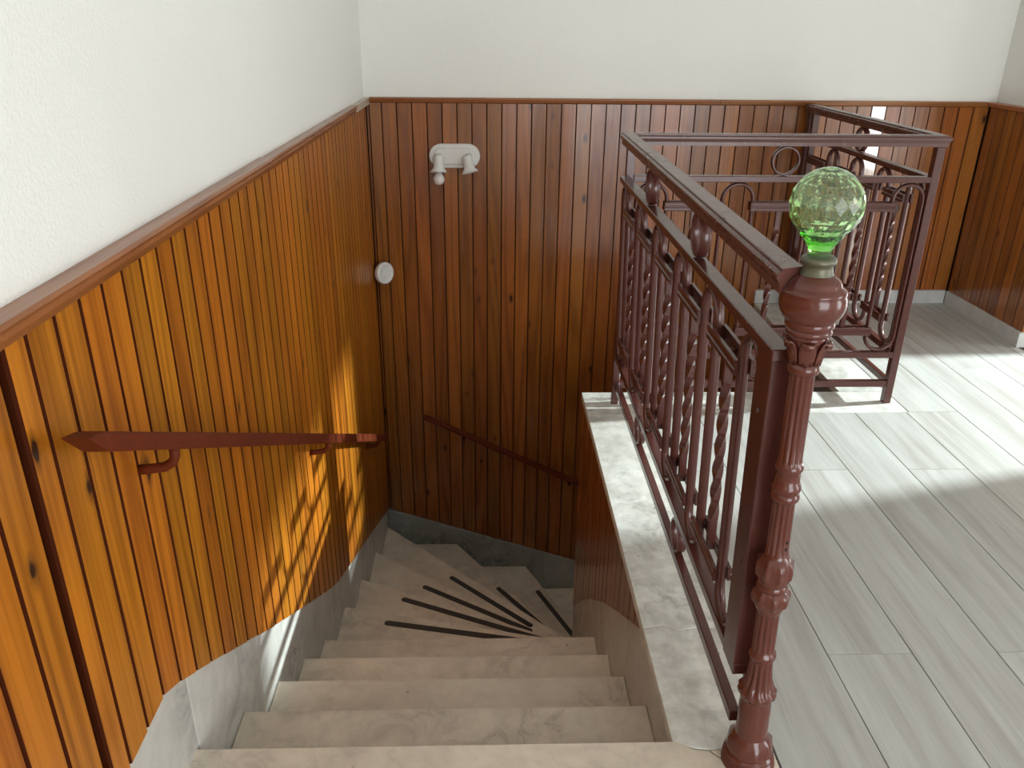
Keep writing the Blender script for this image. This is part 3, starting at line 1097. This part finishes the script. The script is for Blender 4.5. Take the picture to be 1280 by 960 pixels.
hb = thing('wall_handrail', (0.3, D, -1.1), 'dark thin handrail low on the back wall of the stairwell', 'handrail')
q0, q1 = (-0.400, -0.735), (1.55, -1.69)
bm = bmesh.new()
add_prism(bm, [(q0[0], q0[1]), (q1[0], q1[1]), (q1[0] - 0.012, q1[1] - 0.030), (q0[0] - 0.004, q0[1] - 0.026)], XZ, D - 0.085, D - 0.048, 0.004)
obj('rail', bm, M_WRAIL, hb, 30)
for x in (-0.15, 0.55, 1.3):
    z = q0[1] + (q1[1] - q0[1]) / (q1[0] - q0[0]) * (x - q0[0]) - 0.03
    bm = bmesh.new()
    add_sweep(bm, [(x, D + 0.001, z - 0.05), (x, D - 0.035, z - 0.045), (x, D - 0.062, z - 0.025), (x, D - 0.066, z + 0.006)], circle(0.008, 8), up=(1, 0.1, 0.1))
    obj('bracket', bm, M_WRAIL, hb, True)

# ------------------------------------------------------------------ twin spot lamp on the back wall
lamp = thing('spot_lamp', (-0.18, D, 0.87), 'white twin spot wall lamp high on the back panelling', 'lamp')


def stadium(cx, cz, hl, r, n=12):
    pts = []
    for i in range(n + 1):
        a = -PI / 2 + PI * i / n
        pts.append((cx + hl + r * math.cos(a), cz + r * math.sin(a)))
    for i in range(n + 1):
        a = PI / 2 + PI * i / n
        pts.append((cx - hl + r * math.cos(a), cz + r * math.sin(a)))
    return pts


bm = bmesh.new()
add_prism(bm, stadium(-0.18, 0.872, 0.077, 0.067), XZ, D - 0.001, D - 0.016, 0.004)
add_prism(bm, stadium(-0.18, 0.872, 0.070, 0.046), XZ, D - 0.0155, D - 0.024, 0.004)
obj('backplate', bm, M_WHITE, lamp, 30)


def head(x, z, tiltx, bulb):
    B = Matrix.Translation((x, D - 0.052, z)) @ Matrix.Rotation(math.radians(-14), 4, 'X') @ Matrix.Rotation(math.radians(tiltx), 4, 'Y')
    bm = bmesh.new()
    # axis along -z, opening at the bottom
    add_lathe(bm, [(0.012, 0.054), (0.024, 0.052), (0.0285, 0.045), (0.0285, 0.010), (0.030, 0.004), (0.030, -0.008), (0.033, -0.015), (0.046, -0.034), (0.048, -0.039), (0.0462, -0.039), (0.031, -0.016), (0.010, -0.012)], 28)
    hd = obj('spot_head', bm, M_WHITE, lamp, 40, B)
    bm = bmesh.new()
    add_sweep(bm, [(x, D - 0.020, 0.872 + 0.006), (x, D - 0.036, z + 0.034), (x, D - 0.047, z + 0.026)], circle(0.020, 12), up=(1, 0, 0.1))
    obj('swivel_arm', bm, M_WHITE, hd, True)
    if bulb:
        bm = bmesh.new()
        add_lathe(bm, [(0.012, -0.012), (0.014, -0.036), (0.020, -0.046), (0.0285, -0.058), (0.033, -0.072), (0.033, -0.080), (0.029, -0.093), (0.021, -0.102), (0.010, -0.107), (0.002, -0.108)], 24)
        obj('bulb', bm, M_BULB, hd, True, B)['label'] = 'round opal bulb in the left spot'


head(-0.270, 0.825, 0, True)
head(-0.100, 0.825, -12, False)

# white disc in the corner
B = Matrix.Translation((-0.6085, D - 0.064, 0.203)) @ Matrix.Rotation(math.radians(50), 4, 'Z') @ Matrix.Rotation(math.radians(-6), 4, 'X') @ Matrix.Rotation(PI / 2, 4, 'X')
disc = thing('wall_disc', (-0.6085, D - 0.064, 0.2), 'round white plastic disc in the corner between the panelled walls', 'disc')
bm = bmesh.new()
add_lathe(bm, [(0.058, -0.018), (0.063, -0.012), (0.065, 0.004), (0.064, 0.014), (0.060, 0.018), (0.052, 0.0195), (0.050, 0.0185), (0.002, 0.0185)], 40)
obj('case', bm, M_WHITE, disc, 40, B)
bm = bmesh.new()
add_lathe(bm, [(0.024, 0.0186), (0.026, 0.020), (0.022, 0.0215), (0.018, 0.0208), (0.002, 0.0208)], 28)
obj('button', bm, M_WHITE, disc, 40, B)
